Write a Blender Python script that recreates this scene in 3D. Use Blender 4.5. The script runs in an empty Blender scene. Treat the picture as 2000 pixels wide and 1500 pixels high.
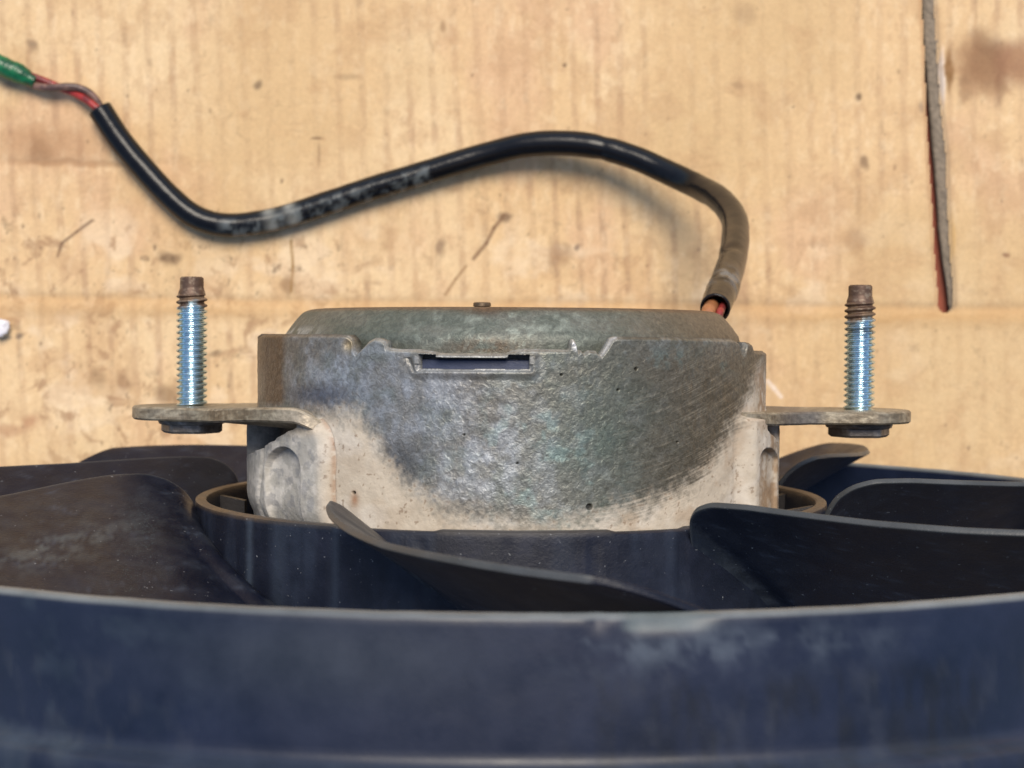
import bpy, math
import numpy as np
from math import radians, sin, cos, pi

MM = 0.001
SC = bpy.context.scene
COL = SC.collection
F = 3100.0            # focal length in pixels of the 2000 px wide photograph
D = 311.0             # mm, camera to fan axis
AX = 135.0            # mm, height of the fan axis above the cardboard
CAMZ = AX + D
CX = 998.0

# ------------------------------------------------------------------ camera
cam_d = bpy.data.cameras.new("camera")
cam = bpy.data.objects.new("camera", cam_d)
COL.objects.link(cam)
cam.location = (0, 0, CAMZ * MM)
cam.rotation_euler = (radians(-1.66), 0, 0)
cam_d.sensor_width = 36.0
cam_d.lens = 36.0 * F / 2000.0
cam_d.clip_start = 0.005
cam_d.clip_end = 50
cam_d.dof.use_dof = True
cam_d.dof.focus_distance = 0.272
cam_d.dof.aperture_fstop = 38.0
SC.camera = cam

# ------------------------------------------------------------------ sky and sun
SUN_EL, SUN_TILT_X = 60.0, 6.0      # light comes from the top edge of the picture
w = bpy.data.worlds.new("World")
SC.world = w
w.use_nodes = True
wn = w.node_tree
bg = wn.nodes["Background"]
sky = wn.nodes.new("ShaderNodeTexSky")
sky.sky_type = 'NISHITA'
sky.sun_disc = False
sky.sun_elevation = radians(SUN_EL)
sky.sun_rotation = radians(SUN_TILT_X)
wn.links.new(sky.outputs[0], bg.inputs[0])
bg.inputs[1].default_value = 0.125
sun_d = bpy.data.lights.new("sun", 'SUN')
sun = bpy.data.objects.new("sun", sun_d)
COL.objects.link(sun)
sun_d.energy = 2.75
sun_d.angle = radians(30)
sun_d.color = (1.0, 0.90, 0.76)
sun.location = (0, 0.5, 1)
from mathutils import Vector
_dir = Vector((sin(radians(SUN_TILT_X)) * cos(radians(SUN_EL)), cos(radians(SUN_TILT_X)) * cos(radians(SUN_EL)), sin(radians(SUN_EL))))
sun.rotation_euler = _dir.to_track_quat('Z', 'Y').to_euler()
SC.view_settings.view_transform = 'Standard'
SC.view_settings.look = 'None'
SC.view_settings.gamma = 1
SC.view_settings.use_curve_mapping = False
SC.view_settings.exposure = 0.34

# ------------------------------------------------------------------ helpers
def lin(r, g, b):
    def f(c):
        c = c / 255.0
        return c / 12.92 if c <= 0.04045 else ((c + 0.055) / 1.055) ** 2.4
    return np.array([f(r), f(g), f(b)])

_rs = np.random.RandomState(7)
_T = _rs.rand(64, 64, 64)
def vnoise(x, y, z):
    x, y, z = np.broadcast_arrays(np.asarray(x, float), np.asarray(y, float), np.asarray(z, float))
    xi, yi, zi = np.floor(x).astype(int), np.floor(y).astype(int), np.floor(z).astype(int)
    fx, fy, fz = x - xi, y - yi, z - zi
    fx, fy, fz = [t * t * (3 - 2 * t) for t in (fx, fy, fz)]
    r = 0
    for dx in (0, 1):
        for dy in (0, 1):
            for dz in (0, 1):
                r = r + _T[(xi + dx) & 63, (yi + dy) & 63, (zi + dz) & 63] * (fx if dx else 1 - fx) * (fy if dy else 1 - fy) * (fz if dz else 1 - fz)
    return r
def fbm(x, y, z, o=4, g=0.55):
    a, s, t = 1.0, 0.0, 0.0
    for k in range(o):
        s = s + a * vnoise(x * 2 ** k + 13.7 * k, y * 2 ** k + 5.1 * k, z * 2 ** k + 9.3 * k)
        t += a
        a *= g
    return s / t
def sst(a, b, x):
    t = np.clip((x - a) / (b - a + 1e-12), 0, 1)
    return t * t * (3 - 2 * t)
def mixc(c, d, m):
    return c * (1 - m[..., None]) + np.asarray(d) * m[..., None]
def bump1(x, c, w):
    return np.exp(-((x - c) / w) ** 2)

def mesh_from(name, V, Fc, mat=None, parent=None, smooth=True, color=None, attrs=None, loc=(0, 0, 0)):
    """V in mm relative to parent; Fc list/array of quads or mixed faces; color per-vertex linear RGB."""
    me = bpy.data.meshes.new(name)
    V = np.asarray(V, float) * MM
    if isinstance(Fc, np.ndarray):
        n = len(Fc)
        me.vertices.add(len(V))
        me.vertices.foreach_set("co", V.ravel())
        me.loops.add(Fc.size)
        me.loops.foreach_set("vertex_index", Fc.ravel().astype(np.int32))
        me.polygons.add(n)
        me.polygons.foreach_set("loop_start", (np.arange(n) * Fc.shape[1]).astype(np.int32))
        me.update(calc_edges=True)
        me.validate()
    else:
        me.from_pydata([tuple(v) for v in V], [], [tuple(int(i) for i in f) for f in Fc])
        me.update()
    if smooth:
        me.polygons.foreach_set("use_smooth", [True] * len(me.polygons))
    if color is not None:
        a = me.color_attributes.new("tint", 'FLOAT_COLOR', 'POINT')
        c = np.ones((len(V), 4)); c[:, :3] = color
        a.data.foreach_set("color", c.ravel())
    for k, v in (attrs or {}).items():
        a = me.attributes.new(k, 'FLOAT', 'POINT')
        a.data.foreach_set("value", np.asarray(v, float).ravel())
    if mat: me.materials.append(mat)
    o = bpy.data.objects.new(name, me)
    COL.objects.link(o)
    if parent is not None: o.parent = parent
    o.location = Vector(loc) * MM
    return o

def grid_faces(nu, nv, wrap=False, flip=False):
    """vertex index = i*nv + j, i along u"""
    iu = np.arange(nu if wrap else nu - 1)
    i, j = np.meshgrid(iu, np.arange(nv - 1), indexing='ij')
    i2 = (i + 1) % nu
    f = np.stack([i * nv + j, i2 * nv + j, i2 * nv + j + 1, i * nv + j + 1], -1).reshape(-1, 4)
    return f[:, ::-1].copy() if flip else f

def revolve(name, prof, n, mat, parent, disp=None, colorf=None, closed=False, smooth=True, axis=(0, 0, AX), phi0=0, phi1=2 * pi, autosm=30):
    """profile (r, y) revolved round the fan axis; phi=0 faces the camera."""
    P = np.array(prof, float)
    full = abs(phi1 - phi0 - 2 * pi) < 1e-6
    ph = np.linspace(phi0, phi1, n, endpoint=not full)
    if closed: P = np.vstack([P, P[:1]])
    m = len(P)
    R = np.repeat(P[None, :, 0], len(ph), 0); Y = np.repeat(P[None, :, 1], len(ph), 0)
    PH = np.repeat(((ph[:, None] + pi) % (2 * pi)) - pi, m, 1)
    if disp: R, Y = disp(PH, R, Y)
    V = np.stack([axis[0] + R * np.sin(PH), axis[1] + Y, axis[2] + R * np.cos(PH)], -1).reshape(-1, 3)
    col = colorf(PH.ravel(), R.ravel(), Y.ravel()) if colorf else None
    o = mesh_from(name, V, grid_faces(len(ph), m, wrap=full), mat, parent, smooth, col)
    if autosm:
        sharp_by_angle(o, autosm)
    return o

def sharp_by_angle(o, ang):
    try:
        o.data.set_sharp_from_angle(angle=radians(ang))
    except Exception:
        pass

def resample(pts, n):
    """Catmull-Rom through pts, n samples, columns beyond 3 kept (radius etc.)"""
    P = np.array(pts, float)
    P = np.vstack([2 * P[0] - P[1], P, 2 * P[-1] - P[-2]])
    seg = len(P) - 3
    out = []
    L = [np.linalg.norm(P[i + 2][:3] - P[i + 1][:3]) for i in range(seg)]
    cum = np.concatenate([[0], np.cumsum(L)])
    for s in np.linspace(0, cum[-1] - 1e-6, n):
        i = min(int(np.searchsorted(cum, s, side='right')) - 1, seg - 1)
        t = (s - cum[i]) / L[i]
        a, b, c, d = P[i], P[i + 1], P[i + 2], P[i + 3]
        out.append(0.5 * ((2 * b) + (-a + c) * t + (2 * a - 5 * b + 4 * c - d) * t * t + (-a + 3 * b - 3 * c + d) * t ** 3))
    return np.array(out)

def tube(name, pts, rad, mat, parent, ns=24, n=200, radf=None, colorf=None, hollow=0.0, offset=None):
    """swept tube; radf(s in 0..1, ang) multiplies radius; hollow = wall thickness at the open ends"""
    C = resample(pts, n)[:, :3]
    Tn = np.gradient(C, axis=0); Tn /= np.linalg.norm(Tn, axis=1)[:, None]
    up = np.array([0, 0, 1.0])
    N = np.cross(Tn, up); N /= np.linalg.norm(N, axis=1)[:, None]
    B = np.cross(N, Tn)
    if offset is not None:
        s = np.linspace(0, 1, n)
        ox, oy = offset(s)
        C = C + N * ox[:, None] + B * oy[:, None]
    ang = np.linspace(0, 2 * pi, ns, endpoint=False)
    S, A = np.meshgrid(np.linspace(0, 1, n), ang, indexing='ij')
    rr = rad * (radf(S, A) if radf else np.ones_like(S))
    V = C[:, None, :] + rr[..., None] * (np.cos(A)[..., None] * N[:, None, :] + np.sin(A)[..., None] * B[:, None, :])
    V = V.reshape(-1, 3)
    f = []
    for i in range(n - 1):
        for j in range(ns):
            k = (j + 1) % ns
            f.append((i * ns + j, i * ns + k, (i + 1) * ns + k, (i + 1) * ns + j))
    col = colorf(S.ravel(), A.ravel(), V) if colorf else None
    V = list(V)
    if hollow > 0:
        cols = list(col) if col is not None else None
        for end, sgn in ((0, 1), (n - 1, -1)):
            base = len(V)
            for lay, (q, dd) in enumerate(((1 - hollow / rad, 0), (1 - hollow / rad, 6.0))):
                for j in range(ns):
                    r_ = rr[end, j] * q
                    V.append(C[end] + Tn[end] * sgn * dd + r_ * (cos(ang[j]) * N[end] + sin(ang[j]) * B[end]))
                    if cols is not None: cols.append(cols[end * ns + j])
            for j in range(ns):
                k = (j + 1) % ns
                a0, a1 = end * ns + j, end * ns + k
                b0, b1 = base + j, base + k
                c0, c1 = base + ns + j, base + ns + k
                q1, q2 = (a0, b0, b1, a1), (b0, c0, c1, b1)
                f += [q1, q2] if sgn > 0 else [q1[::-1], q2[::-1]]
        if cols is not None: col = np.array(cols)
    else:
        f.append(tuple(range(ns))[::-1]); f.append(tuple((n - 1) * ns + j for j in range(ns)))
    return mesh_from(name, np.array(V), f, mat, parent, True, col)

def px_of(phi, r):
    return CX + F * r * np.sin(phi) / (D - r * np.cos(phi))
def phi_of(px, r):
    lo, hi = -math.acos(r / D), math.acos(r / D)
    for _ in range(50):
        m = 0.5 * (lo + hi)
        if px_of(m, r) < px: lo = m
        else: hi = m
    return 0.5 * (lo + hi)

def ground_pt(px, py, z):
    """point of the place at height z (mm) that the photograph shows at px, py"""
    a = radians(1.66)
    dx, dy, dz = (px - 1000) / F, (750 - py) / F, -1.0
    y2 = dy * cos(a) + dz * sin(a)
    z2 = -dy * sin(a) * -1 * -1 + dz * cos(a)
    t = (z - CAMZ) / z2
    return np.array([dx * t, y2 * t, z])

# ------------------------------------------------------------------ materials
def new_mat(name):
    m = bpy.data.materials.new(name)
    m.use_nodes = True
    nt = m.node_tree
    return m, nt, nt.nodes["Principled BSDF"]
def N(nt, t, **k):
    n = nt.nodes.new(t)
    for a, b in k.items():
        if a == 'inp':
            for i, v in b.items(): n.inputs[i].default_value = v
        else: setattr(n, a, b)
    return n
def noise(nt, scale, detail=4, rough=0.55, stretch=None, dist=0.0):
    tc = N(nt, "ShaderNodeTexCoord")
    n = N(nt, "ShaderNodeTexNoise", inp={"Scale": scale, "Detail": detail, "Roughness": rough, "Distortion": dist})
    if stretch:
        mp = N(nt, "ShaderNodeMapping"); mp.inputs["Scale"].default_value = stretch
        nt.links.new(tc.outputs["Object"], mp.inputs[0]); nt.links.new(mp.outputs[0], n.inputs["Vector"])
    else:
        nt.links.new(tc.outputs["Object"], n.inputs["Vector"])
    return n.outputs["Fac"]
def ramp(nt, sock, p0, p1, c0=(0, 0, 0, 1), c1=(1, 1, 1, 1)):
    r = N(nt, "ShaderNodeValToRGB")
    e = r.color_ramp.elements
    e[0].position, e[1].position = p0, p1
    e[0].color, e[1].color = c0, c1
    nt.links.new(sock, r.inputs[0])
    return r.outputs[0]
def mixn(nt, fac, a, b, mode='MIX'):
    m = N(nt, "ShaderNodeMix", data_type='RGBA', blend_type=mode)
    for s, v in ((0, fac), (6, a), (7, b)):
        if isinstance(v, bpy.types.NodeSocket): nt.links.new(v, m.inputs[s])
        elif s == 0: m.inputs[0].default_value = v
        else: m.inputs[s].default_value = tuple(v) + ((1,) if len(v) == 3 else ())
    return m.outputs[2]
def mapr(nt, sock, a, b, c, d):
    m = N(nt, "ShaderNodeMapRange", inp={1: a, 2: b, 3: c, 4: d})
    nt.links.new(sock, m.inputs[0])
    return m.outputs[0]
def math_(nt, op, a, b):
    m = N(nt, "ShaderNodeMath", operation=op)
    for i, v in enumerate((a, b)):
        if isinstance(v, bpy.types.NodeSocket): nt.links.new(v, m.inputs[i])
        else: m.inputs[i].default_value = v
    return m.outputs[0]
def attr(nt, name):
    a = N(nt, "ShaderNodeAttribute"); a.attribute_name = name
    return a
def bumpn(nt, bsdf, layers):
    prev = None
    for h, dist, st in layers:
        b = N(nt, "ShaderNodeBump", inp={"Strength": st, "Distance": dist})
        nt.links.new(h, b.inputs["Height"])
        if prev: nt.links.new(prev, b.inputs["Normal"])
        prev = b.outputs[0]
    nt.links.new(prev, bsdf.inputs["Normal"])

def mat_cast():
    """weathered cast aluminium: tint attribute, dusty areas dull, bare areas metallic and wormy"""
    m, nt, b = new_mat("weathered_cast_metal")
    t = attr(nt, "tint").outputs["Color"]; du = attr(nt, "dust").outputs["Fac"]
    n1 = noise(nt, 1150, 5, 0.62, dist=0.9)
    n2 = noise(nt, 2600, 3, 0.6)
    n3 = noise(nt, 300, 4, 0.6)
    worm = ramp(nt, n1, 0.38, 0.68, (0.76, 0.76, 0.76, 1), (1.34, 1.34, 1.32, 1))
    c1 = mixn(nt, 1.0, t, worm, 'MULTIPLY')
    c2 = mixn(nt, 1.0, t, ramp(nt, n3, 0.3, 0.75, (0.88, 0.87, 0.86, 1), (1.08, 1.08, 1.08, 1)), 'MULTIPLY')
    c = mixn(nt, du, c1, c2)
    sp = ramp(nt, n2, 0.66, 0.74, (1, 1, 1, 1), (0.72, 0.68, 0.62, 1))
    c = mixn(nt, 0.6, c, sp, 'MULTIPLY')
    nt.links.new(c, b.inputs["Base Color"])
    nt.links.new(mapr(nt, du, 0, 1, 0.42, 0.0), b.inputs["Metallic"])
    nt.links.new(math_(nt, 'ADD', mapr(nt, du, 0, 1, 0.42, 0.92), mapr(nt, n1, 0.3, 0.7, 0.06, -0.06)), b.inputs["Roughness"])
    st = mapr(nt, du, 0, 1, 1.0, 0.35)
    h = math_(nt, 'MULTIPLY', n1, st)
    bumpn(nt, b, [(h, 0.0004, 0.4), (n2, 0.0001, 0.5)])
    return m
def mat_plastic(name, rough=0.42, bump=0.3, spec=0.5, speck=1.0):
    m, nt, b = new_mat(name)
    t = attr(nt, "tint").outputs["Color"]
    n1 = noise(nt, 1800, 3, 0.7)
    n2 = noise(nt, 140, 5, 0.6)
    c = mixn(nt, ramp(nt, n1, 0.62, 0.80), t, (0.09, 0.095, 0.10), 'MIX')
    c = mixn(nt, 0.13, t, c)
    sp = noise(nt, 1500, 2, 0.5)
    c = mixn(nt, math_(nt, 'MULTIPLY', ramp(nt, sp, 0.725, 0.765), speck), c, (0.22, 0.23, 0.24), 'MIX')
    c = mixn(nt, 1.0, c, ramp(nt, n2, 0.3, 0.7, (0.8, 0.8, 0.8, 1), (1.2, 1.2, 1.2, 1)), 'MULTIPLY')
    nt.links.new(c, b.inputs["Base Color"])
    nt.links.new(mapr(nt, n2, 0.3, 0.7, rough - 0.06, rough + 0.12), b.inputs["Roughness"])
    b.inputs["Specular IOR Level"].default_value = spec
    bumpn(nt, b, [(n1, 0.0002, bump), (n2, 0.0008, bump * 0.3)])
    return m
def mat_attr(name, rough=0.6, metal=0.0, nscale=1200, bump=0.3, lo=0.85, hi=1.15, spec=0.5):
    m, nt, b = new_mat(name)
    t = attr(nt, "tint").outputs["Color"]
    n1 = noise(nt, nscale, 4, 0.6)
    c = mixn(nt, 1.0, t, ramp(nt, n1, 0.3, 0.7, (lo, lo, lo, 1), (hi, hi, hi, 1)), 'MULTIPLY')
    nt.links.new(c, b.inputs["Base Color"])
    b.inputs["Metallic"].default_value = metal
    b.inputs["Roughness"].default_value = rough
    b.inputs["Specular IOR Level"].default_value = spec
    bumpn(nt, b, [(n1, 0.0003, bump)])
    return m
def mat_bolt():
    m, nt, b = new_mat("zinc_plated_steel")
    t = attr(nt, "tint").outputs["Color"]; z = attr(nt, "zinc").outputs["Fac"]
    n1 = noise(nt, 1500, 4, 0.6)
    c = mixn(nt, 1.0, t, ramp(nt, n1, 0.3, 0.7, (0.8, 0.8, 0.8, 1), (1.15, 1.15, 1.15, 1)), 'MULTIPLY')
    nt.links.new(c, b.inputs["Base Color"])
    nt.links.new(mapr(nt, z, 0, 1, 0.35, 0.95), b.inputs["Metallic"])
    nt.links.new(mapr(nt, z, 0, 1, 0.5, 0.19), b.inputs["Roughness"])
    bumpn(nt, b, [(n1, 0.0001, 0.3)])
    return m
M_CAST = mat_cast()
M_PLAST = mat_plastic("black_moulded_plastic")
M_RING = mat_plastic("faded_bluish_black_plastic", 0.42, 0.08, 0.42, speck=0.0)
M_BLADE = mat_plastic("black_blade_plastic", 0.36, 0.3, 0.28)
M_DUSTP = mat_attr("dusty_plastic_rim", 0.8, 0, 900, 0.4)
M_BOLT = mat_bolt()
M_LUG = mat_attr("scuffed_lug_metal", 0.5, 0.45, 1100, 0.5, 0.7, 1.3)
M_CABLE = mat_attr("black_vinyl_sleeve", 0.24, 0, 500, 0.25, 0.8, 1.2, spec=0.28)
M_WIRE = mat_attr("coloured_wire", 0.4, 0, 900, 0.1)
M_TAPE = mat_attr("green_tape", 0.35, 0, 300, 0.5)
M_CARD = mat_attr("dirty_cardboard", 0.85, 0, 1000, 0.25, 0.94, 1.05, spec=0.25)
M_FLOOR = mat_attr("red_oxide_floor", 0.8, 0, 300, 0.4)

# ------------------------------------------------------------------ top-level things
def empty(name, loc, label, cat, rz=0):
    o = bpy.data.objects.new(name, None)
    COL.objects.link(o)
    o.empty_display_size = 0.02
    o.location = Vector(loc) * MM
    o.rotation_euler = (0, 0, rz)
    o["label"] = label; o["category"] = cat
    return o
FAN = empty("radiator_fan", (0, 0, 0), "black radiator fan on its edge, with weathered grey motor, two bolts and black cable", "fan", radians(-0.35))

# ------------------------------------------------------------------ the cardboard
def axis_coords(lo, flo, fhi, hi, fine, coarse):
    a = np.arange(flo, fhi + fine * 0.5, fine)
    def side(start, end, sg):
        out, s, x = [], fine, start
        while sg * (end - x) > 0:
            s = min(s * 1.25, coarse); x = x + sg * s; out.append(x)
        return out
    return np.array(side(flo, lo, -1)[::-1] + list(a) + side(fhi, hi, 1))

def px_ground(X, Y):
    """approximate picture coordinates (photo pixels) of ground points, only to lay stains out"""
    a = radians(1.66)
    yy = Y * cos(a) + CAMZ * sin(a); zz = CAMZ * cos(a) - Y * sin(a)
    return 1000 + F * X / zz, 750 - F * yy / zz

SLIT_L = [(-40, 1797), (0, 1800), (100, 1805), (200, 1808), (300, 1813), (400, 1820), (500, 1825), (560, 1830), (596, 1832), (612, 1841)]
SLIT_R = [(-40, 1823), (0, 1826), (100, 1832), (200, 1838), (300, 1850), (400, 1853), (500, 1858), (560, 1864), (600, 1864), (614, 1848)]

def cardboard():
    xs = axis_coords(-620, -155, 155, 620, 0.42, 12)
    ys = axis_coords(-68, -45, 105, 520, 0.42, 12)
    X, Y = np.meshgrid(xs, ys, indexing='ij')
    # snap columns to the slit edges
    A, B = px_ground(X, Y)
    Z = np.zeros_like(X)
    flute = 6.6
    wob = 1.2 * (fbm(X / 60, Y / 60, 0.5, 2) - 0.5) + X * 0 + 0.018 * Y
    ph = (X + wob * 2.0) / flute
    corr = np.cos(2 * pi * ph)
    amp = 0.5 + 0.9 * fbm(X / 35, Y / 50, 3.3, 3)
    Z += 0.07 * corr * amp
    Z += 0.55 * (fbm(X / 45, Y / 45, 1.7, 3) - 0.5)
    Z += 0.22 * (fbm(X / 5, Y / 9, 2.7, 4, .6) - 0.5)
    # horizontal crease (score line)
    cy = 592 + 6 * (fbm(A / 300, 0.3, 0.1, 2) - 0.5) + (A - 1000) * 0.012
    Z -= 0.35 * bump1(B, cy, 9) - 0.22 * bump1(B, cy + 24, 12)
    cy2 = 316 + (A - 100) * 0.02
    Z -= 0.22 * bump1(B, cy2, 8) * sst(500, 200, A)
    wr = np.abs(fbm(X / 16, Y / 9, 71.0, 4, .6) - .5)
    Z -= 0.08 * sst(.03, 0, wr) * sst(.45, .6, fbm(X / 40, Y / 30, 81.0, 2))
    # colour
    base = lin(216, 184, 140)
    C = np.ones(X.shape + (3,)) * base * np.array([1.0, 0.975, 0.95])
    n0 = fbm(X / 30, Y / 40, 5.0, 4)
    C = mixc(C, lin(224, 196, 154), sst(0.45, 0.7, n0) * 0.7)
    C = mixc(C, lin(208, 168, 134), sst(0.5, 0.72, fbm(X / 22, Y / 30, 8.0, 4)) * 0.5)
    # flute lines: thin greyish scuffed streaks on the crests
    wf = fbm(X / 5, Y / 18, 4.4, 3)
    line = sst(0.25, 0.98, np.cos(2 * pi * (ph + 0.22 * (wf - .5))))
    streak = sst(0.42, 0.68, fbm(X / 4.5, Y / 7, 6.1, 5, .65)) * (0.35 + 0.65 * sst(.35, .65, fbm(X / 30, Y / 30, 9.1, 2)))
    C = mixc(C, lin(170, 134, 104), line * (0.18 + 0.36 * streak))
    C = mixc(C, lin(120, 98, 78), line * sst(0.60, 0.78, fbm(X / 2.2, Y / 3.5, 16.1, 4, .6)) * 0.28)
    C = mixc(C, lin(186, 148, 110), sst(0.5, 0.75, fbm(X / 1.6, Y / 3.0, 2.2, 4, .65)) * 0.35)
    C = mixc(C, lin(234, 208, 168), sst(0.5, 0.75, fbm(X / 2.0, Y / 3.4, 12.2, 4, .65)) * 0.35)
    # worn paler patches and brown smudges lower left
    C = mixc(C, lin(232, 208, 174), sst(0.56, 0.72, fbm(X / 14, Y / 10, 11.0, 4)) * sst(350, 500, B) * 0.55)
    sm = sst(0.56, 0.74, fbm(X / 3.4 + 2 * vnoise(X / 6, Y / 6, 5), Y / 4.4, 21.0, 5, .62)) * (0.25 + 0.75 * sst(380, 480, B)) * (0.45 + 0.55 * sst(900, 350, A))
    C = mixc(C, lin(160, 124, 92), sm * 0.72)
    C = mixc(C, lin(200, 168, 122), sst(.45, .7, fbm(X / 70, Y / 60, 77.0, 3)) * .6)
    sm2 = sst(0.63, 0.78, fbm(X / 2.6 + vnoise(X / 2, Y / 2, 9), Y / 3.2, 31.0, 5, .62)) * sst(0.45, 0.65, fbm(X / 25, Y / 20, 61.0, 2)) * (0.3 + 0.7 * sst(1200, 300, A)) * (0.3 + .7 * sst(300, 450, B))
    C = mixc(C, lin(105, 85, 66), sm2 * 0.75)
    # individual stains, slit flap's painted highlight and shadow: px, py, rx, ry, colour, strength
    st = [
        (1925, 125, 66, 62, (132, 94, 66), 0.85), (1925, 110, 34, 62, (116, 82, 58), .4), (1885, 170, 12, 40, (120, 82, 58), .5), (1955, 160, 10, 50, (120, 84, 60), .5), (1854, 135, 9, 48, (116, 76, 30), 0.9), (1840, 150, 6, 55, (226, 212, 200), .9), (1797, 205, 7, 12, (150, 130, 108), .8), (1862, 470, 7, 50, (206, 164, 100), .7), (1990, 120, 50, 50, (150, 108, 80), .9),  # includes the slit flap's pale highlight and ochre shadow, painted on
        (60, 95, 12, 14, (120, 98, 78), 0.8), (20, 170, 22, 10, (135, 115, 100), .6), (330, 505, 22, 14, (110, 84, 62), .8),
        (505, 165, 8, 9, (110, 90, 70), .8), (1678, 188, 9, 10, (92, 72, 56), .9), (1688, 318, 11, 14, (118, 92, 70), .8),
        (1965, 497, 8, 6, (120, 80, 60), .8), (1440, 165, 10, 8, (130, 105, 80), .5), (1100, 127, 5, 5, (90, 70, 55), .8),
        (80, 280, 130, 44, (170, 128, 92), .55), (80, 290, 26, 30, (128, 92, 62), .55), (150, 318, 160, 8, (150, 112, 78), .6),
        (330, 770, 34, 24, (115, 86, 62), .65), (190, 740, 16, 24, (125, 100, 75), .6), (245, 745, 14, 26, (120, 84, 62), .7),
        (60, 828, 20, 22, (160, 105, 75), .6), (20, 845, 30, 14, (160, 108, 78), .5), (565, 558, 12, 22, (122, 92, 66), .7),
        (420, 690, 16, 8, (110, 90, 70), .7), (335, 800, 16, 8, (96, 74, 55), .8), (865, 480, 10, 20, (110, 86, 70), .6),
        (1082, 500, 12, 34, (140, 108, 84), .6), (1125, 483, 7, 7, (105, 85, 75), .8), (985, 425, 16, 9, (105, 82, 66), .8),
        (618, 270, 14, 3, (105, 80, 60), .9), (622, 300, 3, 28, (120, 92, 70), .5), (680, 150, 26, 6, (150, 125, 95), .5),
        (865, 50, 6, 10, (140, 112, 82), .7), (1100, 500, 14, 30, (140, 110, 84), .5), (1455, 30, 20, 26, (160, 130, 98), .5),
        (38, 658, 9, 6, (100, 85, 75), .85), (10, 660, 14, 4, (110, 95, 85), .7), (1675, 475, 24, 26, (160, 124, 92), .6),
        (1440, 560, 24, 40, (170, 132, 100), .5), (380, 610, 120, 8, (176, 138, 96), .4), (1750, 620, 240, 9, (180, 140, 92), .5),
    ]
    rng = np.random.RandomState(3)
    for k in range(230):
        x0 = rng.uniform(0, 2000); y0 = rng.uniform(0, 900)
        if rng.rand() < 0.45: x0 = rng.uniform(0, 750); y0 = rng.uniform(400, 880)
        s = rng.uniform(1.4, 3.6)
        st.append((x0, y0, s, s * rng.uniform(0.6, 1.9), (112, 88, 68), rng.uniform(.3, .75)))
    wx = 14 * (fbm(X / 5, Y / 5, 40.0, 3) - 0.5); wy = 14 * (fbm(X / 5, Y / 5, 50.0, 3) - 0.5)
    for (x0, y0, rx, ry, c, s) in st:
        k = min(1.0, min(rx, ry) / 12.0)
        d = np.sqrt(((A - x0 + wx * k * 2) / rx) ** 2 + ((B - y0 + wy * k * 2) / ry) ** 2)
        C = mixc(C, lin(*c), sst(1.35, 0.35, d) * s * 0.9)
    # curved scratches
    for pts, c, s, wd in [(((180, 430), (150, 452), (120, 475), (112, 500)), (120, 94, 72), .8, 3),
                          (((985, 420), (965, 445), (950, 475), (925, 505)), (130, 100, 74), .8, 4),
                          (((568, 470), (572, 520), (568, 570)), (150, 116, 70), .8, 3),
                          (((910, 520), (890, 545), (870, 575)), (150, 116, 80), .7, 3),
                          (((1500, 745), (1512, 758), (1526, 775)), (232, 214, 196), .7, 4)]:
        for (a, b) in zip(pts[:-1], pts[1:]):
            a, b = np.array(a, float), np.array(b, float)
            ab = b - a
            t = np.clip(((A - a[0]) * ab[0] + (B - a[1]) * ab[1]) / (ab @ ab), 0, 1)
            d = np.hypot(A - a[0] - t * ab[0], B - a[1] - t * ab[1])
            C = mixc(C, lin(*c), sst(wd * 1.5, wd * 0.4, d) * s)
    C = mixc(C, lin(176, 136, 98), sst(.52, .68, fbm(X / 9, Y / 7, 91.0, 5, .6)) * .28)
    # the crease dent is geometry; browner bands run along and below it
    C = mixc(C, lin(186, 145, 98), bump1(B, cy + 4, 9) * 0.4)
    C = mixc(C, lin(196, 156, 106), bump1(B, cy + 20, 20) * 0.5 * (.5 + .5 * sst(.35, .6, n0)))
    # grey rubbed lips of the slit
    el = np.interp(B, [p[0] for p in SLIT_L], [p[1] for p in SLIT_L]); er = np.interp(B, [p[0] for p in SLIT_R], [p[1] for p in SLIT_R])
    inside = (A > el) & (A < er) & (B < 613)
    C = mixc(C, lin(150, 128, 104), sst(10, 0, A - er) * (A > er) * (B < 610) * 0.6)
    C = mixc(C, lin(176, 132, 92), sst(9, 0, el - A) * (A < el) * (B < 610) * 0.6)
    nu, nv = X.shape
    f = grid_faces(nu, nv)
    ins = inside.ravel()
    keep = ~(ins[f].sum(1) >= 3)
    f = f[keep]
    # drop the lips of the slit a little
    Z = Z - 0.5 * sst(8, 0, np.abs(A - el)) * (B < 612) - 0.4 * sst(8, 0, np.abs(A - er)) * (B < 612)
    Z += 0.6 * bump1(A, 1842, 8) * bump1(B, 140, 40)
    V = np.stack([X, Y, Z - 0.35], -1).reshape(-1, 3)
    o = mesh_from("cardboard", V, f, M_CARD, None, True, C.reshape(-1, 3))
    o["kind"] = "structure"
    return o
cardboard()

def floor():
    xs = np.sign(np.linspace(-1, 1, 120)) * np.abs(np.linspace(-1, 1, 120)) ** 2 * 2500
    X, Y = np.meshgrid(xs, xs, indexing='ij')
    V = np.stack([X, Y, X * 0 - 5.0], -1).reshape(-1, 3)
    m = sst(20, 60, V[:, 0]) * sst(-80, -20, V[:, 1])
    C = mixc(np.ones((V.shape[0], 3)) * lin(70, 62, 56), lin(140, 74, 54), m)
    o = mesh_from("floor", V, grid_faces(120, 120), M_FLOOR, None, True, C)
    o["kind"] = "structure"
floor()

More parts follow.
